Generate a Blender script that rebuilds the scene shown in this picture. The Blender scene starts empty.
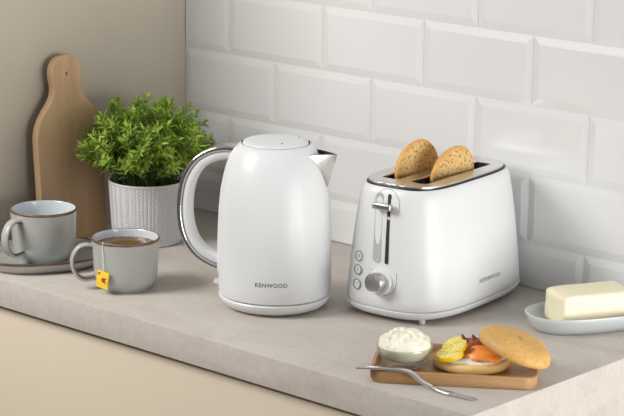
import bpy, bmesh, math, random
import numpy as np
from mathutils import Vector, Matrix

random.seed(7)
rng = np.random.default_rng(7)
scene = bpy.context.scene
COL = scene.collection
PI = math.pi
R = math.radians

# ------------------------------------------------------------------ materials
def new_mat(name):
    m = bpy.data.materials.new(name)
    m.use_nodes = True
    nt = m.node_tree
    b = nt.nodes['Principled BSDF']
    return m, nt, b

def noise(nt, scale, detail=4, rough=.55, coord='Object', stretch=None, distort=0):
    tc = nt.nodes.new('ShaderNodeTexCoord')
    n = nt.nodes.new('ShaderNodeTexNoise')
    n.inputs['Scale'].default_value = scale
    n.inputs['Detail'].default_value = detail
    n.inputs['Roughness'].default_value = rough
    n.inputs['Distortion'].default_value = distort
    if stretch:
        mp = nt.nodes.new('ShaderNodeMapping')
        mp.inputs['Scale'].default_value = stretch[:3]
        if len(stretch) > 3:
            mp.inputs['Rotation'].default_value = stretch[3]
        nt.links.new(tc.outputs[coord], mp.inputs['Vector'])
        nt.links.new(mp.outputs['Vector'], n.inputs['Vector'])
    else:
        nt.links.new(tc.outputs[coord], n.inputs['Vector'])
    return n

def ramp(nt, src, stops):
    r = nt.nodes.new('ShaderNodeValToRGB')
    el = r.color_ramp.elements
    while len(el) < len(stops):
        el.new(.5)
    for e, (p, c) in zip(el, stops):
        e.position = p
        e.color = (*c, 1)
    nt.links.new(src, r.inputs['Fac'])
    return r

def bump(nt, src, b, strength, dist=.001):
    bp = nt.nodes.new('ShaderNodeBump')
    bp.inputs['Strength'].default_value = strength
    bp.inputs['Distance'].default_value = dist
    nt.links.new(src, bp.inputs['Height'])
    nt.links.new(bp.outputs['Normal'], b.inputs['Normal'])

def plain(name, c, rough=.5, metal=0, coat=0, spec=None, c2=None, scale=40, stretch=None, bmp=0, sss=0, trans=0):
    m, nt, b = new_mat(name)
    b.inputs['Base Color'].default_value = (*c, 1)
    b.inputs['Roughness'].default_value = rough
    b.inputs['Metallic'].default_value = metal
    b.inputs['Coat Weight'].default_value = coat
    b.inputs['Coat Roughness'].default_value = .08
    if spec is not None:
        b.inputs['Specular IOR Level'].default_value = spec
    if sss:
        b.inputs['Subsurface Weight'].default_value = sss
        b.inputs['Subsurface Radius'].default_value = (.01, .006, .003)
        b.inputs['Subsurface Scale'].default_value = .3
    if trans:
        b.inputs['Transmission Weight'].default_value = trans
    if c2 is not None or bmp:
        n = noise(nt, scale, stretch=stretch)
        if c2 is not None:
            rp = ramp(nt, n.outputs['Fac'], [(.3, c), (.7, c2)])
            nt.links.new(rp.outputs['Color'], b.inputs['Base Color'])
        if bmp:
            bump(nt, n.outputs['Fac'], b, bmp)
    return m

def stone_mat():
    m, nt, b = new_mat('pale grey stone')
    n1 = noise(nt, 7, 6, .62, stretch=(1, 2.0, 2.5, (0, 0, .5)), distort=.5)
    n2 = noise(nt, 130, 4, .7)
    r1 = ramp(nt, n1.outputs['Fac'], [(.3, (.475, .425, .38)), (.5, (.53, .482, .437)), (.72, (.58, .535, .492))])
    r2 = ramp(nt, n2.outputs['Fac'], [(.3, (.91, .91, .91)), (.7, (1.05, 1.05, 1.05))])
    mx = nt.nodes.new('ShaderNodeMix'); mx.data_type = 'RGBA'; mx.blend_type = 'MULTIPLY'
    mx.inputs[0].default_value = 1
    nt.links.new(r1.outputs['Color'], mx.inputs[6]); nt.links.new(r2.outputs['Color'], mx.inputs[7])
    nt.links.new(mx.outputs[2], b.inputs['Base Color'])
    b.inputs['Roughness'].default_value = .5
    b.inputs['Specular IOR Level'].default_value = .35
    bump(nt, n2.outputs['Fac'], b, .06, .0006)
    return m

def wood_mat(name, c1, c2, c3, stretch, rough=.5):
    m, nt, b = new_mat(name)
    n1 = noise(nt, 14, 5, .6, stretch=stretch, distort=.8)
    rp = ramp(nt, n1.outputs['Fac'], [(.25, c1), (.5, c2), (.75, c3)])
    nt.links.new(rp.outputs['Color'], b.inputs['Base Color'])
    b.inputs['Roughness'].default_value = rough
    b.inputs['Specular IOR Level'].default_value = .3
    bump(nt, n1.outputs['Fac'], b, .15, .0006)
    return m

def speckle_mat(name, base, spot, scale, lo, hi, rough, base2=None, coat=0, bmp=0):
    m, nt, b = new_mat(name)
    n = noise(nt, scale, 3, .6)
    f = ramp(nt, n.outputs['Fac'], [(lo, (0, 0, 0)), (hi, (1, 1, 1))])
    n2 = noise(nt, scale * .12, 4, .6)
    r2 = ramp(nt, n2.outputs['Fac'], [(.3, base), (.7, base2 or base)])
    mx = nt.nodes.new('ShaderNodeMix'); mx.data_type = 'RGBA'
    nt.links.new(f.outputs['Color'], mx.inputs[0])
    nt.links.new(r2.outputs['Color'], mx.inputs[6]); mx.inputs[7].default_value = (*spot, 1)
    nt.links.new(mx.outputs[2], b.inputs['Base Color'])
    b.inputs['Roughness'].default_value = rough
    b.inputs['Coat Weight'].default_value = coat
    if bmp:
        bump(nt, n.outputs['Fac'], b, bmp)
    return m

M = {}
M['tile'] = plain('white glazed tile', (.73, .735, .735), .22, coat=.15)
M['grout'] = plain('pale grout', (.72, .72, .71), .9)
M['wall'] = plain('warm beige plaster', (.50, .445, .36), .85, c2=(.545, .49, .40), scale=4, bmp=.05)
M['floor'] = plain('floor boards', (.35, .29, .23), .6, c2=(.42, .35, .28), scale=6, stretch=(1, 8, 1))
M['stone'] = stone_mat()
M['cabinet'] = plain('cream cabinet lacquer', (.64, .555, .435), .55, c2=(.66, .575, .455), scale=3)
M['dark_plinth'] = plain('dark plinth board', (.10, .085, .07), .8)
M['white'] = plain('pearl white lacquer', (.70, .712, .72), .44, coat=.10, spec=.5)
M['white_plastic'] = plain('white plastic', (.71, .72, .725), .40)
M['chrome'] = plain('polished chrome', (.72, .72, .73), .10, metal=1)
M['steel'] = plain('brushed steel', (.58, .57, .56), .28, metal=1, c2=(.66, .65, .64), scale=60, stretch=(1, 14, 1))
M['spout_steel'] = plain('satin spout steel', (.40, .39, .38), .33, metal=1, c2=(.50, .49, .48), scale=70, stretch=(1, 14, 1))
M['steel_and_shade'] = plain('dark steel and painted shade', (.06, .055, .05), .45, metal=.6)  # dark metal; also the painted shade in the spout and lid gap
M['black'] = plain('black rubber', (.012, .012, .013), .5)
M['grey_line'] = plain('grey outline paint', (.20, .205, .215), .5)
M['recess_shade'] = plain('painted recess grey', (.42, .43, .44), .4)  # grey that stands for shade in the lever recess
M['letter'] = plain('blue grey print', (.085, .10, .15), .5)
M['glaze'] = speckle_mat('grey blue stoneware glaze', (.455, .455, .425), (.33, .31, .26), 260, .60, .74, .22, (.41, .425, .415), coat=.4)
M['glaze_in'] = plain('pale blue inner glaze', (.60, .64, .68), .2, coat=.4)
M['glaze_rim'] = plain('bare brown rim', (.075, .05, .032), .4, c2=(.19, .125, .075), scale=140)
M['tea'] = plain('milky tea', (.13, .065, .032), .08, c2=(.17, .088, .045), scale=30)
M['bubble'] = plain('tea foam', (.55, .38, .22), .3)
M['string'] = plain('cotton string', (.78, .76, .70), .9)
M['tag_yellow'] = plain('yellow paper', (.88, .62, .03), .6)
M['tag_red'] = plain('red print', (.42, .03, .02), .6)
M['pot'] = plain('white ceramic pot', (.74, .74, .76), .45)
M['soil'] = plain('dark soil', (.02, .016, .01), .95, bmp=.5)
M['stem'] = plain('green stem', (.10, .16, .035), .7)
M['board'] = wood_mat('pale beech board', (.47, .29, .155), (.56, .365, .21), (.62, .42, .255), (2.5, 2.5, .35), .55)
M['tray'] = wood_mat('acacia tray', (.27, .14, .055), (.40, .225, .10), (.55, .34, .17), (.35, 3, 3), .45)
M['crust'] = speckle_mat('golden bagel crust', (.62, .335, .085), (.55, .27, .055), 170, .5, .75, .52, (.71, .43, .13), bmp=.25)
M['toast_crust'] = speckle_mat('toasted bagel crust', (.66, .33, .08), (.50, .22, .04), 110, .52, .7, .55, (.72, .40, .12), bmp=.2)
M['crumb'] = speckle_mat('toasted bagel crumb', (.62, .38, .115), (.22, .10, .025), 230, .52, .66, .8, (.76, .53, .22), bmp=.9)
M['bread'] = speckle_mat('soft bagel side', (.88, .66, .32), (.80, .50, .17), 60, .5, .7, .55, (.86, .58, .23), bmp=.1)
M['cream'] = plain('cream cheese', (.86, .83, .76), .45, bmp=.25, scale=160, sss=.1)
M['cottage'] = plain('lumpy soft cheese', (.88, .86, .76), .40, c2=(.86, .80, .62), scale=70, bmp=.3, sss=.1)
M['salmon'] = plain('smoked salmon', (.90, .28, .035), .32, c2=(.90, .38, .09), scale=60, stretch=(1, 5, 1), sss=.1)
M['salmon_dark'] = plain('dark smoked salmon', (.46, .12, .045), .35, c2=(.58, .20, .08), scale=60, stretch=(1, 5, 1))
M['onion'] = plain('red onion', (.16, .015, .03), .35, c2=(.26, .04, .06), scale=90)
M['lemon_flesh'] = plain('lemon flesh', (.88, .70, .06), .25, c2=(.90, .78, .20), scale=120, sss=.15)
M['lemon_rind'] = plain('lemon rind', (.86, .58, .01), .4)
M['lemon_pith'] = plain('lemon pith', (.90, .84, .52), .5)
M['butter'] = plain('butter', (.86, .79, .55), .42, c2=(.88, .815, .60), scale=35, bmp=.12, sss=.15)
M['dish'] = plain('pale grey blue glazed dish', (.54, .57, .575), .25, coat=.3)

def glass_mat():
    # thin clear glass: see-through with a Fresnel sheen
    m, nt, b = new_mat('clear glass')
    tr = nt.nodes.new('ShaderNodeBsdfTransparent'); tr.inputs['Color'].default_value = (.93, .955, .95, 1)
    gl = nt.nodes.new('ShaderNodeBsdfGlossy'); gl.inputs['Roughness'].default_value = .03
    lw = nt.nodes.new('ShaderNodeLayerWeight'); lw.inputs['Blend'].default_value = .35
    fr = nt.nodes.new('ShaderNodeMapRange'); fr.inputs[3].default_value = .04; fr.inputs[4].default_value = .42
    nt.links.new(lw.outputs['Facing'], fr.inputs[0])
    mx = nt.nodes.new('ShaderNodeMixShader')
    nt.links.new(fr.outputs[0], mx.inputs[0]); nt.links.new(tr.outputs[0], mx.inputs[1]); nt.links.new(gl.outputs[0], mx.inputs[2])
    nt.links.new(mx.outputs[0], nt.nodes['Material Output'].inputs['Surface'])
    return m
M['glass'] = glass_mat()

def leaf_mat():
    m, nt, b = new_mat('thyme leaf green')
    g = nt.nodes.new('ShaderNodeNewGeometry')
    rp = ramp(nt, g.outputs['Random Per Island'], [(0, (.14, .23, .022)), (.45, (.27, .42, .05)), (.8, (.42, .56, .09)), (1, (.56, .68, .17))])
    nt.links.new(rp.outputs['Color'], b.inputs['Base Color'])
    b.inputs['Roughness'].default_value = .5
    b.inputs['Specular IOR Level'].default_value = .3
    # light shining through thin leaves
    tr = nt.nodes.new('ShaderNodeBsdfTranslucent')
    nt.links.new(rp.outputs['Color'], tr.inputs['Color'])
    mx = nt.nodes.new('ShaderNodeMixShader'); mx.inputs[0].default_value = .25
    nt.links.new(b.outputs[0], mx.inputs[1]); nt.links.new(tr.outputs[0], mx.inputs[2])
    nt.links.new(mx.outputs[0], nt.nodes['Material Output'].inputs['Surface'])
    return m
M['leaf'] = leaf_mat()

# ------------------------------------------------------------------ builders
def link(name, me, parent=None, loc=None, rot=None):
    o = bpy.data.objects.new(name, me)
    COL.objects.link(o)
    if parent is not None:
        o.parent = parent
    if loc is not None:
        o.location = loc
    if rot is not None:
        o.rotation_euler = rot
    return o

def mesh(name, V, F, mats, parent=None, fm=None, smooth=True, angle=40, loc=None, rot=None, fix=True):
    me = bpy.data.meshes.new(name)
    me.from_pydata([tuple(map(float, v)) for v in V], [], [tuple(map(int, f)) for f in F])
    if not isinstance(mats, (list, tuple)):
        mats = [mats]
    for m in mats:
        me.materials.append(m)
    if fm is not None:
        me.polygons.foreach_set('material_index', fm)
    if fix:
        bm = bmesh.new(); bm.from_mesh(me)
        bmesh.ops.remove_doubles(bm, verts=bm.verts, dist=1e-6)
        bmesh.ops.recalc_face_normals(bm, faces=bm.faces)
        bm.to_mesh(me); bm.free()
    if smooth:
        me.shade_smooth()
        me.set_sharp_from_angle(angle=R(angle))
    me.update()
    return link(name, me, parent, loc, rot)

class Geo:
    """Collects pieces of ONE mesh."""
    def __init__(s):
        s.V = []; s.F = []; s.M = []
    def add(s, V, F, mi=0):
        k = len(s.V)
        s.V += [tuple(v) for v in V]
        s.F += [tuple(i + k for i in f) for f in F]
        s.M += [mi] * len(F) if np.isscalar(mi) else list(mi)
        return s
    def build(s, name, mats, parent=None, **kw):
        return mesh(name, s.V, s.F, mats, parent, fm=s.M, **kw)

def loft(rings, cap0=True, cap1=True, closed=True):
    n = len(rings[0]); V = [p for r in rings for p in r]; F = []
    for i in range(len(rings) - 1):
        for j in range(n if closed else n - 1):
            k = (j + 1) % n
            F.append((i * n + j, i * n + k, (i + 1) * n + k, (i + 1) * n + j))
    if cap0: F.append(tuple(range(n))[::-1])
    if cap1: F.append(tuple((len(rings) - 1) * n + j for j in range(n)))
    return V, F

def lathe(prof, n=64, cap0=False, cap1=False):
    rings = [[(r * math.cos(2 * PI * j / n), r * math.sin(2 * PI * j / n), z) for j in range(n)] for r, z in prof]
    return loft(rings, cap0, cap1)

def catmull(P, k=8):
    P = [Vector(p) for p in P]
    Q = [P[0] * 2 - P[1]] + P + [P[-1] * 2 - P[-2]]
    out = []
    for i in range(1, len(Q) - 2):
        a, b, c, d = Q[i - 1:i + 3]
        for s in range(k):
            t = s / k
            out.append(.5 * ((2 * b) + (c - a) * t + (2 * a - 5 * b + 4 * c - d) * t * t + (3 * b - a - 3 * c + d) * t ** 3))
    out.append(P[-1])
    return out

def rrect(w, h, r, k=5):
    """rounded rectangle outline, full width w and height h"""
    pts = []
    for cx, cy, a0 in ((w / 2 - r, h / 2 - r, 0), (-w / 2 + r, h / 2 - r, 90), (-w / 2 + r, -h / 2 + r, 180), (w / 2 - r, -h / 2 + r, 270)):
        for i in range(k + 1):
            a = R(a0 + 90 * i / k)
            pts.append((cx + r * math.cos(a), cy + r * math.sin(a)))
    return pts

def sweep(path, section, side=None, caps=True, scale=None):
    """section (list of (a,b)) swept along the path; a runs along `side`, b along the path normal"""
    path = [Vector(p) for p in path]
    rings = []
    prev = None
    for i, p in enumerate(path):
        t = (path[min(i + 1, len(path) - 1)] - path[max(i - 1, 0)]).normalized()
        if side is not None:
            s = Vector(side); s = (s - t * s.dot(t)).normalized()
        elif prev is None:
            s = t.orthogonal().normalized()
        else:
            s = (prev - t * prev.dot(t)).normalized()
        prev = s
        nrm = t.cross(s)
        k = scale(i / (len(path) - 1)) if scale else 1
        kk = k if isinstance(k, tuple) else (k, k)
        rings.append([tuple(p + s * a * kk[0] + nrm * b * kk[1]) for a, b in section])
    return loft(rings, caps, caps)

def circ(r, n=10):
    return [(r * math.cos(2 * PI * i / n), r * math.sin(2 * PI * i / n)) for i in range(n)]

def sell(a, b, n, z=0, k=128):
    out = []
    for i in range(k):
        t = 2 * PI * i / k
        # even spacing: walk the polar angle
        c, s = math.cos(t), math.sin(t)
        x, y = a * c, b * s
        q = (abs(c) ** n + abs(s) ** n) ** (-1 / n)
        out.append((x * q, y * q, z))
    return out

def box(x0, x1, y0, y1, z0, z1):
    V = [(x, y, z) for z in (z0, z1) for y in (y0, y1) for x in (x0, x1)]
    return V, [(0, 2, 3, 1), (4, 5, 7, 6), (0, 1, 5, 4), (2, 6, 7, 3), (0, 4, 6, 2), (1, 3, 7, 5)]

def bevelled(name, V, F, mats, parent, w, seg=3, **kw):
    o = mesh(name, V, F, mats, parent, smooth=False, **kw)
    bm = bmesh.new(); bm.from_mesh(o.data)
    bmesh.ops.bevel(bm, geom=list(bm.edges), offset=w, segments=seg, profile=.5, affect='EDGES')
    bm.to_mesh(o.data); bm.free()
    o.data.shade_smooth(); o.data.set_sharp_from_angle(angle=R(40))
    return o

def plate_with_holes(name, loops, z, thick, bev, mat, parent):
    cu = bpy.data.curves.new(name, 'CURVE'); cu.dimensions = '2D'; cu.fill_mode = 'BOTH'
    cu.extrude = thick / 2 - bev; cu.bevel_depth = bev; cu.bevel_resolution = 2
    for lp in loops:
        sp = cu.splines.new('POLY'); sp.points.add(len(lp) - 1)
        for p, q in zip(sp.points, lp):
            p.co = (q[0], q[1], 0, 1)
        sp.use_cyclic_u = True
    tmp = bpy.data.objects.new('tmp', cu); COL.objects.link(tmp)
    bpy.context.view_layer.update()
    me = bpy.data.meshes.new_from_object(tmp.evaluated_get(bpy.context.evaluated_depsgraph_get()))
    bpy.data.objects.remove(tmp); bpy.data.curves.remove(cu)
    me.materials.clear(); me.materials.append(mat)
    me.transform(Matrix.Translation((0, 0, z + thick / 2)))
    me.shade_smooth(); me.set_sharp_from_angle(angle=R(30))
    me.name = name
    return link(name, me, parent)

def text_mesh(txt, size, depth, spacing=1.0):
    cu = bpy.data.curves.new('txt', 'FONT'); cu.body = txt; cu.size = size; cu.extrude = depth
    cu.offset = 0; cu.align_x = 'CENTER'; cu.align_y = 'CENTER'; cu.space_character = spacing; cu.resolution_u = 3
    tmp = bpy.data.objects.new('tmp', cu); COL.objects.link(tmp)
    bpy.context.view_layer.update()
    me = bpy.data.meshes.new_from_object(tmp.evaluated_get(bpy.context.evaluated_depsgraph_get()))
    bpy.data.objects.remove(tmp); bpy.data.curves.remove(cu)
    me.materials.clear()
    return me

def tag(o, label, cat, group=None, kind=None):
    o['label'] = label; o['category'] = cat
    if group: o['group'] = group
    if kind: o['kind'] = kind
    return o

def thing(name, label, cat, loc=(0, 0, 0), rz=0, group=None):
    o = link(name, None)
    o.empty_display_size = .02
    o.location = loc; o.rotation_euler = (0, 0, rz)
    return tag(o, label, cat, group)

def struct(o):
    o['kind'] = 'structure'
    return o

# ------------------------------------------------------------------ setting
# counter top surface is z = 0; tiled wall is y = 0; plain wall is x = -0.1
def tiled_wall():
    g = Geo()
    x0, x1, ztop = -.1, 1.5, .87
    g.add(*box(x0, x1, 0, .06, -.9, ztop), 1)
    bv, hgt, gap = .0115, .0022, .0005
    zlines = [-.0345 + .1 * i for i in range(0, 10)]
    for r in range(9):
        za, zb = max(zlines[r], 0.0) , zlines[r + 1]
        # full course height even where the worktop cuts the first one
        zfull = zlines[r]
        off = .1 if r % 2 == 0 else 0.0
        k = -2
        while True:
            xa = off + .2 * k; k += 1
            if xa > x1: break
            xb = xa + .2
            if xb <= x0 + .004: continue
            L = max(xa, x0); Rr = min(xb, x1)
            ax, bx = L + gap, Rr - gap
            az, bz = (za + gap if za == zfull else 0.0005), zb - gap
            ix0 = ax + (bv if xa >= x0 else 0.0015); ix1 = bx - (bv if xb <= x1 else .0015)
            iz0 = az + (bv if za == zfull else .0005); iz1 = bz - bv
            if ix1 - ix0 < .004: continue
            lo = .0004
            V = [(ax, .0, az), (bx, .0, az), (bx, .0, bz), (ax, .0, bz),
                 (ax, -lo, az), (bx, -lo, az), (bx, -lo, bz), (ax, -lo, bz),
                 (ix0, -lo - hgt, iz0), (ix1, -lo - hgt, iz0), (ix1, -lo - hgt, iz1), (ix0, -lo - hgt, iz1)]
            F = [(0, 1, 5, 4), (1, 2, 6, 5), (2, 3, 7, 6), (3, 0, 4, 7),
                 (4, 5, 9, 8), (5, 6, 10, 9), (6, 7, 11, 10), (7, 4, 8, 11), (8, 9, 10, 11)]
            g.add(V, F, 0)
    return g.build('wall_back', [M['tile'], M['grout']], fix=False, smooth=False)
struct(tiled_wall())
struct(mesh('wall_left', *box(-.16, -.1, -.507, .06, -.9, .87), M['wall'], smooth=False))
struct(mesh('floor', *box(-1.2, 2.6, -2.6, .06, -.93, -.9), M['floor'], smooth=False))

prof_wt = [(-.499, 0), (.501, 0), (.501, -.898), (.461, -.898), (.461, -.0414), (-.499, -.0414)]
V, F = loft([[(x, -.2564, z) for x, z in prof_wt], [(x, .249, z) for x, z in prof_wt]])
o = bevelled('kitchen_worktop', V, F, M['stone'], None, .0012, 2, loc=(.4, -.25, 0))
tag(o, 'long pale grey stone worktop turning down square at its end', 'worktop')

cab = thing('base_cabinet', 'cream base cabinet front below the grey stone worktop', 'cabinet', (.35, -.25, -.898))
mesh('carcass', *box(-.448, .508, -.215, .248, .08, .855), M['cabinet'], cab, smooth=False)
mesh('plinth', *box(-.448, .508, -.19, .24, .0, .08), M['dark_plinth'], cab, smooth=False)  # plain dark brown plinth
bevelled('door', *box(-.448, .507, -.245, -.216, .082, .849), M['cabinet'], cab, .001, 2)

# ------------------------------------------------------------------ kettle
def kettle():
    K = thing('electric_kettle', 'pearl white electric kettle with chrome trimmed handle beside the toaster', 'kettle', (.4052, -.3219, 0), R(30))
    K.scale = (.984, .984, 1)
    g = Geo()
    g.add(*lathe([(0, .0022), (.066, .0022), (.0705, .004), (.0755, .0085), (.0788, .0135), (.0795, .0165), (.0782, .0182), (.0765, .0185), (0, .0185)], 96))
    g.build('power_base', M['white_plastic'], K)
    for a in (60, 180, 300):
        mesh('foot', *lathe([(0, 0), (.006, 0), (.006, .0024), (0, .0024)], 16), M['black'], K, loc=(.055 * math.cos(R(a)), .055 * math.sin(R(a)), 0))
    prof = [(.0, .0192), (.0755, .0192), (.0785, .0202), (.0795, .024), (.0798, .04), (.0798, .06), (.0794, .09), (.0785, .12), (.0770, .145),
            (.0748, .165), (.0712, .183), (.0670, .199), (.0628, .2105), (.0582, .2195), (.0538, .2260), (.0508, .2292), (.0490, .2306), (.0480, .2305), (.0477, .2282), (0, .2282)]
    mesh('body', *lathe(prof, 128), M['white'], K, angle=50)
    mesh('lid_gap_shade', *lathe([(.0453, .2284), (.0479, .2284), (.0479, .2297), (.0453, .2297)], 96), M['steel_and_shade'], K)  # dark ring added to draw the shade line of the lid gap
    lid = mesh('lid', *lathe([(0, .2287), (.0455, .2287), (.0464, .2294), (.0465, .2314), (.0458, .2325), (.0440, .2335), (.040, .2347), (.034, .2359), (.024, .2372), (.012, .2380), (0, .2382)], 96), M['white'], K, angle=50)
    for a in (12, 192):
        c, s = math.cos(R(a)), math.sin(R(a))
        mesh('hinge_notch', *box(-.0012, .0012, -.003, .003, .2297, .2333), M['steel_and_shade'], lid, loc=(.0466 * c, .0466 * s, 0), rot=(0, 0, R(a)), smooth=False)
    for a in (-62, 30):
        mesh('dimple', *lathe([(0, 0), (.0014, 0), (.0014, .0008), (0, .001)], 12), M['grey_line'], lid, loc=(.034 * math.cos(R(a)), .034 * math.sin(R(a)), .2358))

    def body_r(z):
        zs = [p[1] for p in prof[3:16]]; rs = [p[0] for p in prof[3:16]]
        return float(np.interp(z, zs, rs))
    # pouring spout: an open V of brushed steel
    ns, nt = 12, 17
    def sec(s, off):
        # s: 0 on the body wall, 1 at the lip
        kz0, zt0, half0, tip = .1715, .2195, .0260, (.0875, .2185)
        out = []
        for j in range(nt):
            t = -1 + 2 * j / (nt - 1)
            w = abs(t)
            z0 = kz0 + (zt0 - kz0) * w
            y0 = half0 * t * (.55 + .45 * w)
            x0 = math.sqrt(body_r(z0) ** 2 - y0 ** 2) + .0008
            x1, y1, z1 = tip[0] - .0012 * (1 - w), .0016 * t, tip[1] - .0050 * (1 - w)
            e = s ** (1 - .12 * (1 - w))
            x = x0 + (x1 - x0) * e; y = y0 + (y1 - y0) * (s ** .9); z = z0 + (z1 - z0) * s + .0008 * math.sin(PI * s) * w
            out.append((x - off * .9, y * (1 - off * 18), z + off * .9 * (1 - w)))
        return out
    outer = [sec(i / (ns - 1), 0) for i in range(ns)]
    inner = [sec(i / (ns - 1), .0016) for i in range(ns)]
    g = Geo()
    Vo, Fo = loft(outer, False, False, closed=False)
    Vi, Fi = loft(inner, False, False, closed=False)
    g.add(Vo, Fo, 0); g.add(Vi, Fi, 1)  # inner faces coloured dark for the shade inside the spout
    k = len(Vo)
    for i in range(ns - 1):
        for j in (0, nt - 1):
            g.F.append((i * nt + j, (i + 1) * nt + j, k + (i + 1) * nt + j, k + i * nt + j)); g.M.append(0)
    for j in range(nt - 1):
        i = ns - 1
        g.F.append((i * nt + j, i * nt + j + 1, k + i * nt + j + 1, k + i * nt + j)); g.M.append(0)
    sp = g.build('spout', [M['spout_steel'], M['steel_and_shade']], K, angle=60)
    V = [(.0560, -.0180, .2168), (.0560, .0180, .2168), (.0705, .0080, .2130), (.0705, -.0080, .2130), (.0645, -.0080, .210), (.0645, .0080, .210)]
    mesh('spout_shade_plane', V, [(0, 1, 2, 3), (0, 3, 4), (1, 5, 2), (3, 2, 5, 4)], M['steel_and_shade'], sp, smooth=False)  # added dark plane that paints the spout opening as shaded

    # handle: D loop of white plastic with a chrome outer band
    P = [(-.054, 0, .2235), (-.072, 0, .2240), (-.094, 0, .2185), (-.1165, 0, .2040), (-.1330, 0, .178), (-.1400, 0, .147), (-.1395, 0, .113), (-.1310, 0, .084), (-.114, 0, .0625), (-.093, 0, .0505), (-.074, 0, .0450)]
    path = catmull(P, 8)
    def inset(path, d):
        out = []
        for i, p in enumerate(path):
            t = (path[min(i + 1, len(path) - 1)] - path[max(i - 1, 0)]).normalized()
            n = Vector((-t.z, 0, t.x))
            out.append(p + n * d)
        return out
    sgn = 1 if inset(path, .01)[40].x > path[40].x else -1
    h = mesh('handle', *sweep(inset(path, sgn * .0134), rrect(.0235, .0128, .0050), side=(0, 1, 0)), M['white_plastic'], K)
    tap = lambda t: (1, 1.0 + .25 * max(0, 1 - t * 5))
    mesh('chrome_band', *sweep(inset(path, sgn * .0036), rrect(.0265, .0074, .0030), side=(0, 1, 0), scale=tap), M['chrome'], h)
    # white strip that carries the handle on the body
    rings = []
    zs = [.036, .038, .05, .08, .11, .14, .165, .185, .2, .212, .219, .2235, .2255]
    for z in zs:
        r = body_r(z)
        half = .30 if z > .04 else .2
        ring = []
        for i in range(13):
            a = -half + 2 * half * i / 12
            prot = .0024 * min(1, (1 - abs(a / half) ** 6) * 1.0)
            rr = r + max(-.002, prot if .04 < z < .2255 else -.001)
            ring.append((-rr * math.cos(a), rr * math.sin(a), z))
        ring += [(-(r - .004) * math.cos(half), (r - .004) * math.sin(half), z), (-(r - .004) * math.cos(half), -(r - .004) * math.sin(half), z)]
        rings.append(ring)
    mesh('handle_mount', *loft(rings), M['white_plastic'], K, angle=50)
    mesh('switch_lever', *box(-.088, -.076, -.006, .006, .026, .0305), M['white_plastic'], K, smooth=False)

    # printed maker's word on the front
    me = text_mesh('KENWOOD', .0084, .0001, 1.12)
    ang0 = R(-80.5)      # local angle facing the room corner
    z0 = .0480
    for v in me.vertices:
        a = ang0 + v.co.x * .95 / .0798
        r = body_r(z0 + v.co.y) + .00030 + v.co.z * .5
        v.co = Vector((r * math.cos(a), r * math.sin(a), z0 + v.co.y))
    me.materials.append(M['letter'])
    link('lettering', me, K)
    return K
kettle()

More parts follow.
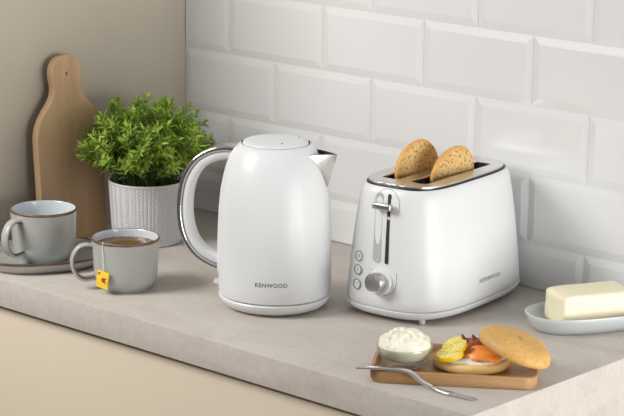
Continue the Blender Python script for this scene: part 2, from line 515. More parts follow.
# ------------------------------------------------------------------ toaster
def toaster():
    T = thing('toaster', 'pearl white two slot toaster holding two bagel halves', 'toaster', (.5505, -.1485, -.0040), R(6))
    tab = np.array([(.0235, .0885, .1385, 3.2), (.026, .0890, .1390, 3.2), (.04, .0878, .1375, 3.25), (.08, .0842, .134, 3.3), (.12, .0792, .1295, 3.4), (.15, .0745, .1258, 3.5),
                    (.170, .0708, .1225, 3.6), (.179, .0685, .1205, 3.7), (.1845, .0658, .118, 3.75), (.187, .0637, .116, 3.8)])
    def abn(z):
        return [float(np.interp(z, tab[:, 0], tab[:, i])) for i in (1, 2, 3)]
    body = Geo()
    zs = list(np.linspace(.026, .17, 14)) + [.175, .179, .182, .1845, .186, .187]
    rings = [sell(.0870, .1370, 3.2, .0236)] + [sell(*abn(z), z) for z in zs] + [sell(.0615, .1138, 3.8, .1868), sell(.0612, .1135, 3.8, .178)]
    body.add(*loft(rings, False, False))
    body.build('body', M['white'], T, angle=50)
    # base skirt
    mesh('base', *loft([sell(.074, .124, 3.2, .0105), sell(.0805, .1305, 3.2, .0112), sell(.0862, .1362, 3.2, .0150), sell(.0895, .1395, 3.2, .0205), sell(.0898, .1398, 3.2, .0222), sell(.0880, .1380, 3.2, .0230), sell(.08, .13, 3.2, .0230)]), M['white_plastic'], T, angle=50)
    for sx in (-1, 1):
        for sy in (-1, 1):
            mesh('foot', *lathe([(0, .0040), (.0038, .0040), (.0044, .0048), (.0048, .012), (0, .012)], 20), M['white_plastic'], T, loc=(sx * .053, sy * (.110 if sx > 0 else .096), 0))
    # black seal and the steel top with two long slots
    mesh('seal', *loft([sell(.0618, .1144, 3.8, .1795), sell(.0622, .1148, 3.8, .1885), sell(.0600, .1124, 3.8, .1890), sell(.0596, .1120, 3.8, .1795)], False, False), M['black'], T)
    slots = []
    for cx in (-.0235, .0235):
        slots.append([(cx + x, y) for x, y in rrect(.0290, .168, .0075, 5)])
    outl = [(p[0], p[1]) for p in sell(.0598, .1122, 3.8)]
    top = plate_with_holes('top_panel', [outl, slots[0], slots[1]], .1885, .0030, .0006, M['steel'], T)
    for cx in (-.0235, .0235):
        lo = [(cx + x, y, z) for z in (.1888,) for x, y in rrect(.0292, .1682, .0075, 5)]
        ring0 = lo
        ring1 = [(p[0], p[1], .085) for p in lo]
        mesh('slot', *loft([ring1, ring0], True, False), M['steel_and_shade'], T)
        for s in (-1, 1):
            g = Geo()
            for y in np.linspace(-.07, .07, 8):
                g.add(*[[(p[0] + cx + s * .0128, p[1] + y, p[2]) for p in sweep([(0, 0, .09), (0, 0, .184)], circ(.0006, 6))[0]], sweep([(0, 0, .09), (0, 0, .184)], circ(.0006, 6))[1]])
            g.build('bread_guide', M['steel'], T)

    # --- features on the lever end (local -y)
    def front(u, z, off=0.0):
        def pt(u, z):
            a, b, n = abn(z)
            return Vector((u, -b * (1 - min(.999, abs(u / a)) ** n) ** (1 / n), z))
        p = pt(u, z)
        du = pt(u + 5e-4, z) - p; dz = pt(u, z + 5e-4) - p
        return p + du.cross(dz).normalized() * off
    def patch(name, outline_fn, offs, mat, parent):
        """outline_fn(shrink) -> (u,z) loop; offs: list of (shrink, offset) from rim to middle"""
        rings = [[tuple(front(u, z, off)) for u, z in outline_fn(s)] for s, off in offs]
        V, F = loft(rings, False, True)
        return mesh(name, V, F, mat, parent, angle=35)
    def stadium(cu, cz, w, h, s, k=8, tilt=.05):
        ww, hh = max(w - 2 * s, .0002), max(h - 2 * s, .0002)
        return [(cu + x - tilt * y, cz + y) for x, y in rrect(ww, hh, min(ww, hh) / 2 * .98, k)]
    pc = (.0020, .1310)
    pc = (.0035, .1140)
    lp = patch('lever_panel', lambda s: stadium(*pc, .0400, .1420, s), [(-.0002, -.0004), (0, .0004), (.006, .0004), (.012, .0004), (.0190, .0004)], M['white_plastic'], T)
    patch('panel_outline', lambda s: stadium(*pc, .0412, .1432, s), [(-.0001, -.0004), (0, .0004), (.0006, .0004), (.0007, -.0004)], M['grey_line'], lp)
    patch('lever_slot', lambda s: stadium(.0065, .1325, .0052, .094, s), [(-.0001, .0002), (0, .0012), (.0012, .0011), (.0024, .0011)], M['black'], T)
    patch('recess_shade_patch', lambda s: stadium(-.0095, .1325, .0125, .095, s), [(-.0001, 0), (0, .0009), (.0008, .0010), (.0016, .0006), (.0036, .0005)], M['recess_shade'], T)  # grey patch puts the shade of a recessed channel into colour
    # lever
    c = front(0, .1640)
    lev = bevelled('lever', *box(-.0150, .0150, -.0150, -.006, -.0046, .0046), M['steel'], T, .0022, 3, loc=(-.0010, c.y + .002, .1640))
    mesh('lever_stem', *box(.0050, .0090, -.008, .004, -.003, .003), M['steel_and_shade'], lev, smooth=False)
    # dial
    dc = front(0, .0600)
    dn = (front(0, .0600, .01) - dc).normalized()
    tilt = math.atan2(-dn.z, -dn.y)  # lean of the end face
    rotd = (PI / 2 - math.atan2(dn.z, -dn.y), 0, 0)
    dc = front(.0010, .0603)
    skirt = mesh('dial_ring', *lathe([(0, -.002), (.0182, -.002), (.0186, .003), (.0176, .0045), (.0150, .005), (0, .005)], 48), M['white_plastic'], T, loc=dc, rot=rotd)
    dial = mesh('dial', *lathe([(0, .0), (.0140, .0), (.0142, .003), (.0138, .013), (.0128, .0145), (.0118, .0142), (0, .0142)], 48), M['steel'], T, loc=tuple(Vector(dc) + dn * .0048), rot=rotd)
    bevelled('pointer', *box(-.0011, .0011, .0035, .0120, .0138, .0150), M['grey_line'], dial, .0003, 1)
    # three round buttons with a drawn ring
    for i, z in enumerate((.0890, .0703, .0502)):
        bc = front(-.0380, z); n2 = (front(-.0380, z, .01) - bc).normalized()
        q = Vector((0, 0, 1)).rotation_difference(n2).to_euler()
        b = mesh('button', *lathe([(0, -.001), (.0072, -.001), (.0072, .0008), (.0066, .0014), (0, .0016)], 32), M['white_plastic'], T, loc=bc, rot=q)
        mesh('ring', *lathe([(.0060, .0010), (.0070, .0008), (.0074, .0016), (.0071, .0022), (.0063, .0022), (.0060, .0014)], 32), M['grey_line'], b)
        g = Geo()
        if i == 0:
            for k in range(3):
                g.add(*box(-.0022, .0022, -.0021 + .0017 * k, -.0013 + .0017 * k, .0014, .0018))
        elif i == 1:
            g.add(*box(-.0004, .0004, -.003, .003, .0014, .0018)); g.add(*box(-.0018, .0018, -.0004, .0004, .0014, .0018))
        else:
            for sx in (-1, 1):
                g.add([(sx * .0022 - .0004, -.0022 * 1, .0014), (sx * .0022 + .0004, -.0022, .0014), (-sx * .0022 + .0004, .0022, .0018), (-sx * .0022 - .0004, .0022, .0018)], [(0, 1, 2, 3)])
        g.build('symbol', M['grey_line'], b, smooth=False)
    # printed word on the long side
    me = text_mesh('KENWOOD', .0082, .0001, 1.12)
    for v in me.vertices:
        z = .0500 + v.co.y; y = .0065 + v.co.x * 1.15
        a, b, n = abn(z)
        v.co = Vector((a * (1 - abs(y / b) ** n) ** (1 / n) + .00035 + v.co.z * .5, y, z))
    me.materials.append(M['letter'])
    link('lettering', me, T)
    return T
toaster()

# ------------------------------------------------------------------ bagels
def bagel_half(r, h, seed, crust, cut, dimple=.35, squash=1.0):
    """round half: flat cut face at z=0, domed crust above; returns Geo (crust 0, cut 1)"""
    rr = random.Random(seed)
    n = 72
    ph = [rr.uniform(0, 6.28) for _ in range(4)]
    prof = [(0, 0), (.35, 0), (.7, .0), (.93, .01), (.975, .05), (1.0, .22), (.985, .42), (.93, .62), (.83, .80), (.68, .93), (.5, .995), (.34, 1.0), (.2, .985), (.11, .95), (.06, 1 - dimple * .6), (.03, 1 - dimple), (0, 1 - dimple)]
    rings = []
    for q, z in prof:
        ring = []
        for j in range(n):
            a = 2 * PI * j / n
            wob = 1 + .018 * math.sin(2 * a + ph[0]) + .012 * math.sin(3 * a + ph[1]) + .008 * math.sin(5 * a + ph[2])
            zz = z * h * (1 + .05 * math.sin(2 * a + ph[3]) * (z > .1))
            ring.append((q * r * wob, a, zz))
        rings.append([(R_ * math.cos(a), R_ * math.sin(a) * squash, z_) for R_, a, z_ in ring])
    V, F = loft(rings, False, False)
    mi = [1 if (i // n) < 3 else 0 for i in range(len(F))]
    g = Geo(); g.add(V, F, mi)
    return g

nx = Vector((math.cos(R(6)), math.sin(R(6)), 0))      # faces along the toaster's short axis
def toast(name, label, lx, ly, z, r, spin, lean, seed):
    c, s = math.cos(R(6)), math.sin(R(6))
    e = link(name, None); e.location = (.5505 + c * lx - s * ly, -.1485 + s * lx + c * ly, z)
    # cut face looks along +x of the toaster: dome axis is -x
    e.rotation_euler = (Matrix.Rotation(R(6 - 9), 3, 'Z') @ Matrix.Rotation(R(lean), 3, 'Y') @ Matrix.Rotation(R(-90), 3, 'Y') @ Matrix.Rotation(R(spin), 3, 'Z')).to_euler()
    tag(e, label, 'bagel', 'bagel halves in the toaster')
    g = bagel_half(r, .0150, seed, None, None, .25)
    crust = Geo(); cut = Geo()
    cf = [f for f, m in zip(g.F, g.M) if m == 0]; uf = [f for f, m in zip(g.F, g.M) if m == 1]
    crust.add(g.V, cf); cut.add(g.V, uf)
    a = crust.build('crust', M['toast_crust'], e, angle=70)
    b = cut.build('cut_face', M['crumb'], e, angle=70)
    for o in (a, b):
        bm = bmesh.new(); bm.from_mesh(o.data)
        bmesh.ops.delete(bm, geom=[v for v in bm.verts if not v.link_faces], context='VERTS')
        bm.to_mesh(o.data); bm.free()
    return e
toast('bagel_half', 'toasted bagel half in the slot nearer the kettle', -.0195, -.017, .1870, .0430, 20, 4, 3)
toast('bagel_half', 'toasted bagel half in the slot farther from the kettle', .0265, .003, .1800, .0440, 75, 7, 5)

# ------------------------------------------------------------------ mugs, plate, tea
def mug(label, loc, r, h, handle_ang, tea=False, group=None):
    T = thing('mug', label, 'mug', loc, 0, group)
    prof = [(0, .0025), (r * .60, .0025), (r * .62, .0), (r * .70, .0), (r * .73, .0030), (r * .80, .0055), (r * .885, .0125), (r * .93, .022), (r * .955, .036), (r * .975, .055), (r * .99, h - .004),
            (r * .995, h - .0022), (r * .985, h - .0006), (r * .968, h), (r * .950, h - .0006), (r * .940, h - .0024),
            (r * .925, h - .012), (r * .90, .045), (r * .875, .024), (r * .80, .012), (r * .6, .0075), (0, .0065)]
    n = 72
    V, F = lathe(prof, n)
    mi = []
    for i in range(len(F)):
        k = i // n
        mi.append(1 if 10 <= k <= 13 else (2 if k > 13 else (0 if k > 2 else 0)))
    mesh('body', V, F, [M['glaze'], M['glaze_rim'], M['glaze_in']], T, fm=mi, angle=50)
    ca, sa = math.cos(handle_ang), math.sin(handle_ang)
    P = [(.925, .82), (1.12, .865), (1.36, .82), (1.53, .66), (1.55, .47), (1.43, .29), (1.22, .205), (.90, .225)]
    path = catmull([(r * p * ca, r * p * sa, h * q) for p, q in P], 7)
    sec = rrect(.0128, .0062, .0026, 3)
    V, F = sweep(path, sec, side=(-sa, ca, 0))
    m = len(sec)
    mi = [1 if (i % m) in (8, 9, 10, 12, 13, 14) and i < len(F) - 2 else 0 for i in range(len(F))]
    mesh('handle', V, F, [M['glaze'], M['glaze_rim']], T, fm=mi, angle=60)
    if tea:
        rt = r * .921
        g = Geo(); g.add(*lathe([(0, h - .0125), (rt - .001, h - .0125), (rt, h - .0120), (rt - .0005, h - .0145), (0, h - .0145)], 64))
        for _ in range(26):
            a = random.uniform(0, 6.28); q = rt * random.uniform(.86, .965)
            s = random.uniform(.0006, .0014)
            V, F = lathe([(0, s), (s * .7, s * .7), (s, 0)], 8)
            g.add([(x + q * math.cos(a), y + q * math.sin(a), z + h - .0126) for x, y, z in V], F, 1)
        g.build('tea', [M['tea'], M['bubble']], T)
    return T
away = math.atan2(-.675, -.737)          # direction to the left of the counter as one stands before it
mug('grey stoneware mug with brown rim standing on an oval plate', (.0055, -.3990, .0062), .0498, .0775, away + R(50), group='stoneware mugs')
mug('grey stoneware mug of tea with a yellow tag hanging outside', (.1943, -.4088, 0), .0490, .0755, away + R(12), True, group='stoneware mugs')

def plate():
    T = thing('oval_plate', 'oval grey stoneware plate with brown rim under the empty mug', 'plate', (.0045, -.4025, 0), R(60))
    a, b = .093, .079
    L = [(-.016, .0, 2.4), (-.012, .0008, 2.4), (-.007, .006, 2.5), (-.001, .0150, 2.6), (0, .0178, 2.6), (-.0006, .0190, 2.6), (-.0022, .0192, 2.6), (-.0034, .0182, 2.6), (-.0065, .0115, 2.55), (-.013, .0066, 2.5), (-.022, .0058, 2.4), (-.06, .0056, 2.2)]
    rings = [sell(a + d, b + d, n, z, 96) for d, z, n in L]
    V, F = loft(rings)
    mi = [(1 if 3 <= i // 96 <= 6 else (2 if i // 96 > 6 else 0)) for i in range(len(F) - 2)] + [0, 2]
    mesh('dish', V, F, [M['glaze'], M['glaze_rim'], M['glaze']], T, fm=mi, angle=50)
plate()

def tea_tag():
    T = thing('tea_bag_tag', 'yellow paper tea bag tag on a white string over the mug rim', 'tea tag', (.1943, -.4088, 0))
    r = .0490; h = .0755
    ang = math.atan2(-.675, -.737) + R(54)
    d = Vector((math.cos(ang), math.sin(ang), 0)); t = Vector((-d.y, d.x, 0))
    pts = [d * (r * .83) + Vector((0, 0, h - .0135)), d * (r * .925) + Vector((0, 0, h - .004)), d * (r * .972) + Vector((0, 0, h + .0009)), d * (r * 1.012) + Vector((0, 0, h - .006)),
           d * (r * 1.018) + t * .0012 + Vector((0, 0, h * .6)), d * (r * 1.02) + t * .0008 + Vector((0, 0, .0275))]
    mesh('string', *sweep(catmull(pts, 6), circ(.00055, 8)), M['string'], T)
    # folded paper tag hanging flat against the mug
    base = d * (r * 1.035) + t * .0005
    up = Vector((0, 0, 1)); w, hh = .0205, .0245
    tl = R(-7)
    tx = t * math.cos(tl) + up * math.sin(tl); ty = -t * math.sin(tl) + up * math.cos(tl)
    g = Geo()
    c0 = base + up * .0220
    def pt(x, y, o):
        bow = .0012 * math.sin((y / hh + .5) * PI)
        return tuple(c0 + tx * x + ty * y + d * (o + bow - .00003 * 0 + abs(x) * -.04))
    for side, o in ((0, .0004), (1, -.0014)):
        nx_, ny_ = 7, 7
        V = [pt(-w / 2 + w * i / (nx_ - 1), -hh / 2 + hh * j / (ny_ - 1), o) for j in range(ny_) for i in range(nx_)]
        F = [(j * nx_ + i, j * nx_ + i + 1, (j + 1) * nx_ + i + 1, (j + 1) * nx_ + i) for j in range(ny_ - 1) for i in range(nx_ - 1)]
        g.add(V, F)
    k = 49
    rim = [j for j in range(7)] + [13, 20, 27, 34, 41, 48] + [47, 46, 45, 44, 43, 42] + [35, 28, 21, 14, 7]
    for i in range(len(rim)):
        a_, b_ = rim[i], rim[(i + 1) % len(rim)]
        g.F.append((a_, b_, b_ + k, a_ + k)); g.M.append(0)
    tagm = g.build('tag', M['tag_yellow'], T, angle=50)
    g = Geo()
    mark = [(.0005, .0035), (.0080, .0045), (.0050, .0005), (.0082, -.0035), (.0010, -.0025), (-.0008, .0005)]
    V = [pt(x, y, .0008) for x, y in mark] + [pt(x, y, .0004) for x, y in mark]
    n = len(mark)
    g.add(V, [tuple(range(n))] + [(i, (i + 1) % n, n + (i + 1) % n, n + i) for i in range(n)])
    V = [pt(x, y, .0007) for x, y in ((-.0083, .0100), (-.0035, .0104), (-.0060, .0070), (-.0083, .0062))]
    g.add(V, [(0, 1, 2, 3)])
    g.build('mark', M['tag_red'], tagm, smooth=False)
tea_tag()

# ------------------------------------------------------------------ chopping board
def board():
    T = thing('chopping_board', 'pale wooden chopping board with round handle leaning on the beige wall', 'chopping board', (-.0710, -.2795, 0))
    H = .2800
    half = [(.0600, .0), (.0625, .003), (.0632, .05), (.0640, .10), (.0645, .150), (.0635, .172), (.0570, .190), (.0455, .2050), (.0345, .2175), (.0275, .229), (.0258, .240), (.0278, .252), (.0285, .262), (.0262, .2715), (.0190, .2805), (.0095, .2845), (0, .2855)]
    pts = catmull([(x, z, 0) for x, z in half], 4)
    outline = [(p[0], p[1]) for p in pts] + [(-p[0], p[1]) for p in pts[-2::-1]]
    hole = [(.0032 * math.cos(a) , .2590 + .0045 * math.sin(a)) for a in np.linspace(0, 2 * PI, 20, endpoint=False)]
    o = plate_with_holes('panel', [outline, hole], 0, .0130, .0018, M['board'], T)
    # the outline lies in (width, height); stand it up so its face looks along +x, leaning back
    o.data.transform(Matrix(((0, 0, 1, 0), (1, 0, 0, 0), (0, 1, 0, 0), (0, 0, 0, 1))))
    o.rotation_euler = (0, R(-3.4), 0)
    o.location = (0.0, 0, .0006)
board()

# ------------------------------------------------------------------ herb pot
def herb():
    T = thing('potted_herb', 'bushy green herb in a white ceramic pot with woven relief', 'potted plant', (.0190, -.2015, 0))
    n, m = 420, 110
    rings = []
    def rad(z):
        return .0530 + (.0592 - .0530) * (z / .098) ** .8
    rings.append([(rad(0) * .93 * math.cos(2 * PI * j / n), rad(0) * .93 * math.sin(2 * PI * j / n), 0) for j in range(n)])
    for i in range(m + 1):
        z = .0015 + (.0965 - .0015) * i / m
        ring = []
        for j in range(n):
            a = 2 * PI * j / n
            # woven relief: short slanted strokes, turned over from column to column
            colw = a * 60 / (2 * PI)
            fx = colw % 1.0
            tri = fx if int(colw) % 2 == 0 else 1 - fx
            v = (z / .0050 + tri * 1.3) % 1.0
            groove = max(0, 1 - abs(v - .5) * 4) + .6 * max(0, 1 - min(fx, 1 - fx) * 6)
            fade = min(1, i / 4, (m - i) / 3)
            r = rad(z) - .0015 * min(1, groove) * fade
            ring.append((r * math.cos(a), r * math.sin(a), z))
        rings.append(ring)
    for r, z in ((.0592, .0975), (.0584, .0982), (.0570, .0980), (.0562, .0970), (.0545, .080)):
        rings.append([(r * math.cos(2 * PI * j / n), r * math.sin(2 * PI * j / n), z) for j in range(n)])
    mesh('pot', *loft(rings, True, False), M['pot'], T, angle=60)
    mesh('soil', *lathe([(0, .0935), (.03, .092), (.0552, .089), (.0552, .085), (0, .085)], 48), M['soil'], T)
    leaves = Geo(); stems = Geo()
    def leaf(p, d, up, L, w):
        d = d.normalized(); s = d.cross(up)
        if s.length < 1e-3: s = d.orthogonal()
        s.normalize(); nn = s.cross(d).normalized()
        b = nn * L * .10
        V = [p, p + d * L * .35 + s * w * .5 + b * .3, p + d * L * .40 - nn * L * .03, p + d * L * .35 - s * w * .5 + b * .3,
             p + d * L * .72 + s * w * .34 - b * .2, p + d * L * .74 - b * .55, p + d * L * .72 - s * w * .34 - b * .2, p + d * L - b * 1.4]
        if min(v.x for v in V) < -.1135: return      # keep clear of the plain wall
        if any(v.y < -.010 and v.x < -.072 - .06 * v.z for v in V): return      # and of the leaning board
        F = [(0, 1, 2), (0, 2, 3), (1, 4, 5, 2), (2, 5, 6, 3), (4, 7, 5), (5, 7, 6)]
        leaves.add([tuple(v) for v in V], F)
    rr = random.Random(11)
    for s in range(190):
        az = rr.uniform(0, 2 * PI)
        u = rr.random()
        el = math.acos(1 - u * 1.12) # from straight up to a little below level
        el = min(el, R(102))
        lean = Vector((math.cos(az) * math.sin(el), math.sin(az) * math.sin(el), math.cos(el)))
        ex = Vector((lean.x * .106, lean.y * .106, lean.z * (.082 if lean.z > 0 else .06))) * rr.uniform(.70, 1.06)
        tip = Vector((0, 0, .140)) + ex
        q = math.sqrt(rr.random()) * .046
        root = Vector((q * math.cos(az + rr.uniform(-.5, .5)), q * math.sin(az + rr.uniform(-.5, .5)), .090))
        if tip.x < -.098: tip.x = -.098
        mid = (root + tip) * .5 + Vector((0, 0, .020 * rr.uniform(.5, 1.3))) + lean * .006
        # keep the drooping ones outside the pot wall
        if mid.z < .102: mid.z = .102 + rr.random() * .01
        path = catmull([root, mid, tip], 7)
        stems.add(*sweep(path, circ(.0007, 5), scale=lambda t: 1 - .5 * t))
        N = len(path)
        k0 = 4
        for i in range(k0, N):
            t = (path[i] - path[i - 1]).normalized()
            a0 = rr.uniform(0, PI)
            o1 = t.orthogonal().normalized()
            o1 = Matrix.Rotation(a0, 3, t) @ o1
            for k in range(3 if i < N - 2 else 4):
                side = Matrix.Rotation(2 * PI * k / (3 if i < N - 2 else 4) + rr.uniform(-.4, .4), 3, t) @ o1
                p = path[i] - t * rr.uniform(0, .004)
                d = side * rr.uniform(.7, 1.1) + t * rr.uniform(.45, 1.0) + Vector((0, 0, .15))
                leaf(p, d, t, rr.uniform(.0105, .0180), rr.uniform(.0030, .0046))
        leaf(path[-1], (path[-1] - path[-2]), Vector((0, 0, 1)), .011, .004)
    leaves.build('foliage', M['leaf'], T, fix=False, angle=80)
    stems.build('stem_cluster', M['stem'], T)
herb()

# ------------------------------------------------------------------ tray and breakfast
TC = Vector((.7795, -.3840, 0)); TA = R(35)
def tl(u, v, z=0):
    return (TC.x + u * math.cos(TA) - v * math.sin(TA), TC.y + u * math.sin(TA) + v * math.cos(TA), z)

def tray():
    a, b = .1045, .0650
    def ring(d, z, r):
        return [(x, y, z) for x, y in rrect(2 * (a + d), 2 * (b + d), max(.004, r + d), 8)]
    rings = [ring(-.0045, 0, .019), ring(-.0020, .0008, .019), ring(-.0006, .004, .019), ring(0, .0135, .019), ring(-.0006, .0158, .019), ring(-.0022, .0166, .019), ring(-.0048, .0164, .019), ring(-.0062, .0150, .019), ring(-.0085, .0072, .019), ring(-.0120, .0060, .019), ring(-.03, .0058, .019)]
    o = mesh('serving_tray', *loft(rings), M['tray'], loc=tuple(TC), rot=(0, 0, TA), angle=40)
    tag(o, 'small rectangular wooden tray with raised rim at the worktop corner', 'tray')
tray()

def bowl():
    p = (.7325, -.4290, .0062)
    prof = [(0, .0), (.0170, .0), (.0200, .0012), (.0255, .006), (.0305, .0125), (.0345, .0205), (.0362, .0262), (.0366, .0285), (.0362, .0296), (.0350, .0296), (.0342, .0285), (.0322, .0205), (.0282, .0130), (.0232, .0068), (.0180, .0034), (0, .0028)]
    o = mesh('glass_bowl', *lathe(prof, 72), M['glass'], loc=p, angle=60)
    tag(o, 'small clear glass bowl filled with white soft cheese', 'bowl')
    # lumpy cheese filling
    n = 150
    pr = [(0, .0085), (.0140, .0090), (.0215, .0110), (.0272, .0150), (.0314, .0210), (.0334, .0262), (.0335, .0290), (.0325, .0330), (.0295, .0372), (.025, .0405), (.019, .0432), (.012, .0450), (.006, .0458), (0, .046)]
    rr = random.Random(5)
    bumps = [(rr.uniform(0, 6.28), .034 * math.sqrt(rr.random()), rr.uniform(.0017, .0040), rr.uniform(.0015, .0046)) for _ in range(150)]
    pr2 = []
    for i in range(len(pr) - 1):
        for k in range(7):
            t = k / 7
            pr2.append((pr[i][0] * (1 - t) + pr[i + 1][0] * t, pr[i][1] * (1 - t) + pr[i + 1][1] * t))
    pr2.append(pr[-1])
    rings = []
    for r, z in pr2:
        ring = []
        for j in range(n):
            a = 2 * PI * j / n
            x, y = r * math.cos(a), r * math.sin(a)
            d = 0
            if z > .029:
                for ba, br, bs, bh in bumps:
                    q = ((x - br * math.cos(ba)) ** 2 + (y - br * math.sin(ba)) ** 2) / bs ** 2
                    if q < 6: d += bh * math.exp(-q)
                d = min(d, .006) * min(1, (z - .029) / .004)
            ring.append((x * (1 + d * 3), y * (1 + d * 3), z + d * .8 - (.0015 if z > .03 else 0)))
        rings.append(ring)
    o = mesh('soft_cheese', *loft(rings, False, False), M['cottage'], loc=p, angle=80)
    tag(o, 'lumpy white soft cheese heaped in the small glass bowl', 'soft cheese')
bowl()

BB = (.7925, -.3690, .0060)
def bagel_bottom():
    T = thing('bagel_half', 'open bagel bottom on the tray topped with salmon and lemon', 'bagel', BB, R(35))
    rb = .0485
    rr = random.Random(2)
    n = 72
    prof = [(0, 0), (.6, 0), (.84, .0003), (.94, .0022), (.985, .0065), (1.0, .0110), (.992, .0160), (.955, .0193), (.90, .0200), (.5, .0200), (0, .0200)]
    k_ = .66
    rings = [[(rb * q * math.cos(2 * PI * j / n) * (1 + .015 * math.sin(4 * PI * j / n + 1)), rb * q * .86 * math.sin(2 * PI * j / n) * (1 + .015 * math.sin(6 * PI * j / n)), z * k_) for j in range(n)] for q, z in prof]
    V, F = loft(rings, False, False)
    mesh('base', V, F, M['bread'], T, angle=60)
    # soft cheese spread with a lumpy edge
    rings = []
    for q, z in ((.985, .0128), (1.0, .0140), (.98, .0156), (.90, .0170), (.75, .0178), (.5, .0182), (.2, .0184), (0, .0184)):
        ring = []
        for j in range(n):
            a = 2 * PI * j / n
            w = .0425 * q * (1 + .035 * math.sin(5 * a + .5) + .03 * math.sin(9 * a + 2) * (q > .5))
            ring.append((w * math.cos(a), w * .86 * math.sin(a), z + .0012 * math.sin(7 * a + 9 * q) * (q < .97) * (q > .1)))
        rings.append(ring)
    mesh('cheese_spread', *loft(rings, True, False), M['cream'], T, angle=80)
bagel_bottom()

def ribbon(name, label, cat, pts, width, thick, mat, side, wave, group=None):
    """a wavy soft slice laid along pts"""
    path = catmull(pts, 10)
    ns = 9
    rings = []
    s0 = Vector(side).normalized()
    N = len(path)
    for i, p in enumerate(path):
        t = (path[min(i + 1, N - 1)] - path[max(i - 1, 0)]).normalized()
        s = (s0 - t * s0.dot(t)).normalized(); nn = t.cross(s)
        if nn.z < 0: nn = -nn
        w = width * (.55 + .45 * math.sin(PI * min(1, max(0, (i + 1.5) / (N + 2)))) ** .6)
        up = [p + s * (w * (k / (ns - 1) - .5)) + nn * (wave * math.sin(k * 1.35 + i * .22)) for k in range(ns)]
        dn = [q - nn * thick for q in reversed(up)]
        rings.append([tuple(q) for q in up + dn])
    o = mesh(name, *loft(rings), mat, angle=60)
    return tag(o, label, cat, group)
right = Vector((.737, .675, 0)); toward = Vector((.667, -.731, 0)); up = Vector((0, 0, 1))
B0 = Vector(BB)
def bp(r_, t_, z):   # a point over the bagel bottom
    return B0 + right * r_ + toward * t_ + up * z
ribbon('salmon_slice', 'bright orange smoked salmon slice at the front of the open bagel', 'salmon', [bp(-.010, .016, .0215), bp(.006, .025, .0255), bp(.020, .029, .0250), bp(.033, .026, .0215)], .024, .0028, M['salmon'], toward * .9 - up * .45, .0016, 'smoked salmon slices')
ribbon('salmon_slice', 'dark reddish salmon slice folded behind the lemon on the bagel', 'salmon', [bp(-.022, .004, .0225), bp(-.010, .008, .0310), bp(.003, .009, .0330), bp(.015, .010, .0300)], .019, .0030, M['salmon_dark'], toward * .8 - up * .6, .0015, 'smoked salmon slices')
ribbon('salmon_slice', 'brownish salmon slice tucked under the bagel top', 'salmon', [bp(.004, .004, .0300), bp(.016, .011, .0310), bp(.027, .017, .0285), bp(.038, .019, .0230)], .015, .0028, M['salmon_dark'], toward * .9 - up * .4, .0012, 'smoked salmon slices')
def onion(label, c, ang, rad):
    path = [Vector(c) + Vector((math.cos(a) * rad, math.sin(a) * rad, .004 * math.sin(a * 2))) for a in np.linspace(ang, ang + 3.4, 12)]
    o = mesh('onion_strip', *sweep(path, rrect(.0044, .0022, .0009, 2), side=(0, 0, 1)), M['onion'])
    tag(o, label, 'onion', 'red onion strips')
onion('dark red onion strip beside the upper lemon slice', bp(-.005, -.001, .0365), 2.0, .0075)
onion('dark red onion strip half under the bagel top', bp(.009, .001, .0370), 1.2, .0085)

def lemon(label, c, nrm, r):
    T = thing('lemon_slice', label, 'lemon slice', c, 0, 'lemon slices')
    T.rotation_euler = Vector((0, 0, 1)).rotation_difference(Vector(nrm).normalized()).to_euler()
    th = .0030
    mesh('rind', *lathe([(r * .93, -th), (r * .985, -th), (r, -th * .6), (r, th * .6), (r * .985, th), (r * .93, th)], 48, False, False), M['lemon_rind'], T)
    mesh('pith', *lathe([(0, -th * .95), (r * .932, -th * .95), (r * .932, th * .95), (0, th * .95)], 48), M['lemon_pith'], T, angle=40)
    g = Geo()
    for k in range(9):
        a0, a1 = 2 * PI * k / 9 + .06, 2 * PI * (k + 1) / 9 - .06
        for s in (1, -1):
            pts = [(r * .09 * math.cos((a0 + a1) / 2), r * .09 * math.sin((a0 + a1) / 2), s * th * 1.0)]
            pts += [(r * .86 * math.cos(a), r * .86 * math.sin(a), s * th * 1.0) for a in np.linspace(a0, a1, 6)]
            top = [(x * .96, y * .96, s * th * 1.12) for x, y, z in pts]
            n = len(pts)
            g.add(pts + top, [tuple(range(n, 2 * n))] + [(i, (i + 1) % n, n + (i + 1) % n, n + i) for i in range(n)])
    g.build('flesh', M['lemon_flesh'], T, angle=30)
lemon('lower lemon slice lying on the edge of the open bagel', bp(-.0290, .0190, .0218), toward * .12 - right * .16 + up * 1.0, .0175)
lemon('upper lemon slice propped against the dark salmon', bp(-.0220, .0060, .0285), toward * .30 + up * 1.0 - right * .42, .0165)

def bagel_top():
    c = Vector((.8490, -.3570, .0355))
    tau = R(18)
    n = (up * math.cos(tau) + right * math.sin(tau) + toward * .06).normalized()
    g = bagel_half(.0505, .0220, 9, None, None, .24, .84)
    e = thing('bagel_half', 'golden bagel top leaning off the open bagel onto the tray rim', 'bagel', tuple(c))
    q = Vector((0, 0, 1)).rotation_difference(n)
    e.rotation_euler = q.to_euler()
    crust = Geo(); cut = Geo()
    crust.add(g.V, [f for f, m in zip(g.F, g.M) if m == 0]); cut.add(g.V, [f for f, m in zip(g.F, g.M) if m == 1])
    for gg, nm, mt in ((crust, 'crust', M['crust']), (cut, 'cut_face', M['bread'])):
        o = gg.build(nm, mt, e, angle=70)
        bm = bmesh.new(); bm.from_mesh(o.data)
        bmesh.ops.delete(bm, geom=[v for v in bm.verts if not v.link_faces], context='VERTS')
        bm.to_mesh(o.data); bm.free()
bagel_top()

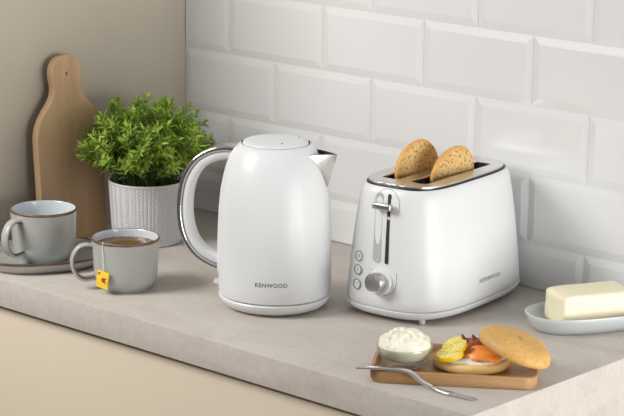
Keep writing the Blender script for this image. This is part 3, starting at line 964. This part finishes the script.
def fork():
    T = thing('fork', 'small steel fork resting on the tray rim and the worktop', 'fork', (.79, -.47, 0))
    o = Vector((.79, -.47, 0))
    P = [Vector(p) - o for p in ((.7150, -.5000, .0175), (.7300, -.4920, .0186), (.7520, -.4815, .0200), (.7690, -.4745, .0203), (.7800, -.4715, .0178), (.7930, -.4690, .0100), (.8080, -.4662, .0052))]
    path = catmull(P, 7)
    def sc(t):
        w = 1.0 + .35 * max(0, 1 - abs(t - .12) / .25) - .35 * max(0, (t - .3))
        return (w, 1)
    mesh('handle', *sweep(path, rrect(.0080, .0027, .0011, 3), side=(.3, .95, 0), scale=sc), M['chrome'], T)
    # head: neck widening into three tines
    a = Vector((.8080, -.4662, .0052)) - o; b = Vector((.8690, -.4575, .0020)) - o
    d = (b - a).normalized(); s = Vector((-d.y, d.x, 0)).normalized(); nn = d.cross(s)
    L = (b - a).length
    g = Geo()
    rings = []
    for t, w in ((-.02, .0046), (.10, .0056), (.25, .0095), (.36, .0118), (.44, .0122)):
        cc = a + d * L * t + Vector((0, 0, -.0016 * math.sin(PI * min(1, t * 1.6))))
        rings.append([tuple(cc + s * x * w / .01 + nn * y) for x, y in rrect(.01, .0018, .0007, 3)])
    g.add(*loft(rings))
    for k in (-1, 0, 1):
        pts = [a + d * L * t + s * (k * .0044) + Vector((0, 0, -.0014 + .0012 * (t - .42))) for t in (.41, .6, .8, .95, 1.0)]
        g.add(*sweep(pts, rrect(.0027, .0018, .0008, 3), side=tuple(s), scale=lambda t: 1 - .35 * t ** 3))
    g.build('head', M['chrome'], T)
fork()

# ------------------------------------------------------------------ butter
def butter():
    T = (.7815, -.0998, 0)
    a, b = .090, .051
    L = [(-.016, 0, 2.5), (-.0125, .0010, 2.5), (-.0075, .0075, 2.55), (-.002, .0185, 2.6), (0, .0232, 2.6), (-.0004, .0244, 2.6), (-.0016, .0248, 2.6), (-.0028, .0240, 2.6), (-.0060, .0165, 2.6), (-.0105, .0095, 2.5), (-.015, .0072, 2.5), (-.03, .0066, 2.4)]
    o = mesh('butter_dish', *loft([sell(a + d, b + d, n, z, 96) for d, z, n in L]), M['dish'], loc=T, rot=(0, 0, R(62)), angle=50)
    tag(o, 'oval pale grey ceramic butter dish against the tiled wall', 'butter dish')
    # block of butter, edges softened and a little uneven
    l, w, h = .1060, .0590, .0445
    nx_, ny_, nz_ = 30, 18, 14
    bm = bmesh.new()
    bmesh.ops.create_cube(bm, size=1)
    bmesh.ops.scale(bm, vec=(l, w, h), verts=bm.verts)
    bmesh.ops.bevel(bm, geom=list(bm.edges), offset=.0042, segments=3, profile=.5, affect='EDGES')
    bmesh.ops.subdivide_edges(bm, edges=[e for e in bm.edges if e.calc_length() > .01], cuts=9, use_grid_fill=True)
    rr = random.Random(4)
    from mathutils import noise as mn
    for v in bm.verts:
        k = mn.noise(v.co * 45) * .0010 + mn.noise(v.co * 130) * .0005
        v.co += v.co.normalized() * k
        # the end towards the kettle side is worn lower
        e = max(0, (-v.co.x - .040) / .013)
        v.co.z -= e * .0022 * (v.co.z > 0)
    me = bpy.data.meshes.new('butter_block'); bm.to_mesh(me); bm.free()
    me.materials.append(M['butter']); me.shade_smooth()
    o = link('butter_block', me, None, (.7815, -.0998, .0080 + h / 2), (0, 0, R(62)))
    tag(o, 'pale yellow block of butter sitting in the oval dish', 'butter')
butter()

# ------------------------------------------------------------------ camera
cam = bpy.data.cameras.new('camera'); co = bpy.data.objects.new('camera', cam); COL.objects.link(co)
cam.sensor_width = 36; cam.lens = 2200 / 624 * 36
r = Vector((.73748548, .67528326, .01037666)); u = Vector((-.16656784, .16697798, .97178882)); f = Vector((-.65450005, .71840856, -.23562431))
m = Matrix((r, u, -f)).transposed().to_4x4()
m.translation = Vector((2.43360702, -2.47304471, .8553587))
co.matrix_world = m
cam.clip_start = .05; cam.clip_end = 50
scene.camera = co

# ------------------------------------------------------------------ light
def area(name, loc, target, sx, sy, power, color):
    L = bpy.data.lights.new(name, 'AREA'); L.shape = 'RECTANGLE'; L.size = sx; L.size_y = sy; L.energy = power; L.color = color
    o = bpy.data.objects.new(name, L); COL.objects.link(o)
    o.location = loc
    o.rotation_euler = (Vector(target) - Vector(loc)).to_track_quat('-Z', 'Y').to_euler()
    return o
area('window_light', (-.36, -1.55, 1.10), (.20, -.15, .05), .75, .75, 29, (1, .97, .93))
area('side_fill_light', (2.6, -.40, .02), (.6, -.25, .0), 1.3, 1.1, 40, (1, .985, .96))  # added lamp, low on the right, to brighten the worktop's end face
w = bpy.data.worlds.new('room light'); w.use_nodes = True
nt = w.node_tree; bg = nt.nodes['Background']
tc = nt.nodes.new('ShaderNodeTexCoord'); sx = nt.nodes.new('ShaderNodeSeparateXYZ')
mr = nt.nodes.new('ShaderNodeMapRange'); mr.inputs[1].default_value = -1; mr.inputs[2].default_value = 1
nt.links.new(tc.outputs['Generated'], sx.inputs[0]); nt.links.new(sx.outputs['Z'], mr.inputs[0])
rw = ramp(nt, mr.outputs[0], [(.0, (.16, .15, .14)), (.48, (.22, .21, .205)), (.62, (.42, .425, .43)), (1, (.80, .83, .86))])
nt.links.new(rw.outputs['Color'], bg.inputs['Color']); bg.inputs['Strength'].default_value = .52
scene.world = w
vs = scene.view_settings
scene.display_settings.display_device = 'sRGB'
vs.view_transform = 'Standard'; vs.look = 'None'; vs.gamma = 1; vs.use_curve_mapping = False
vs.exposure = .06
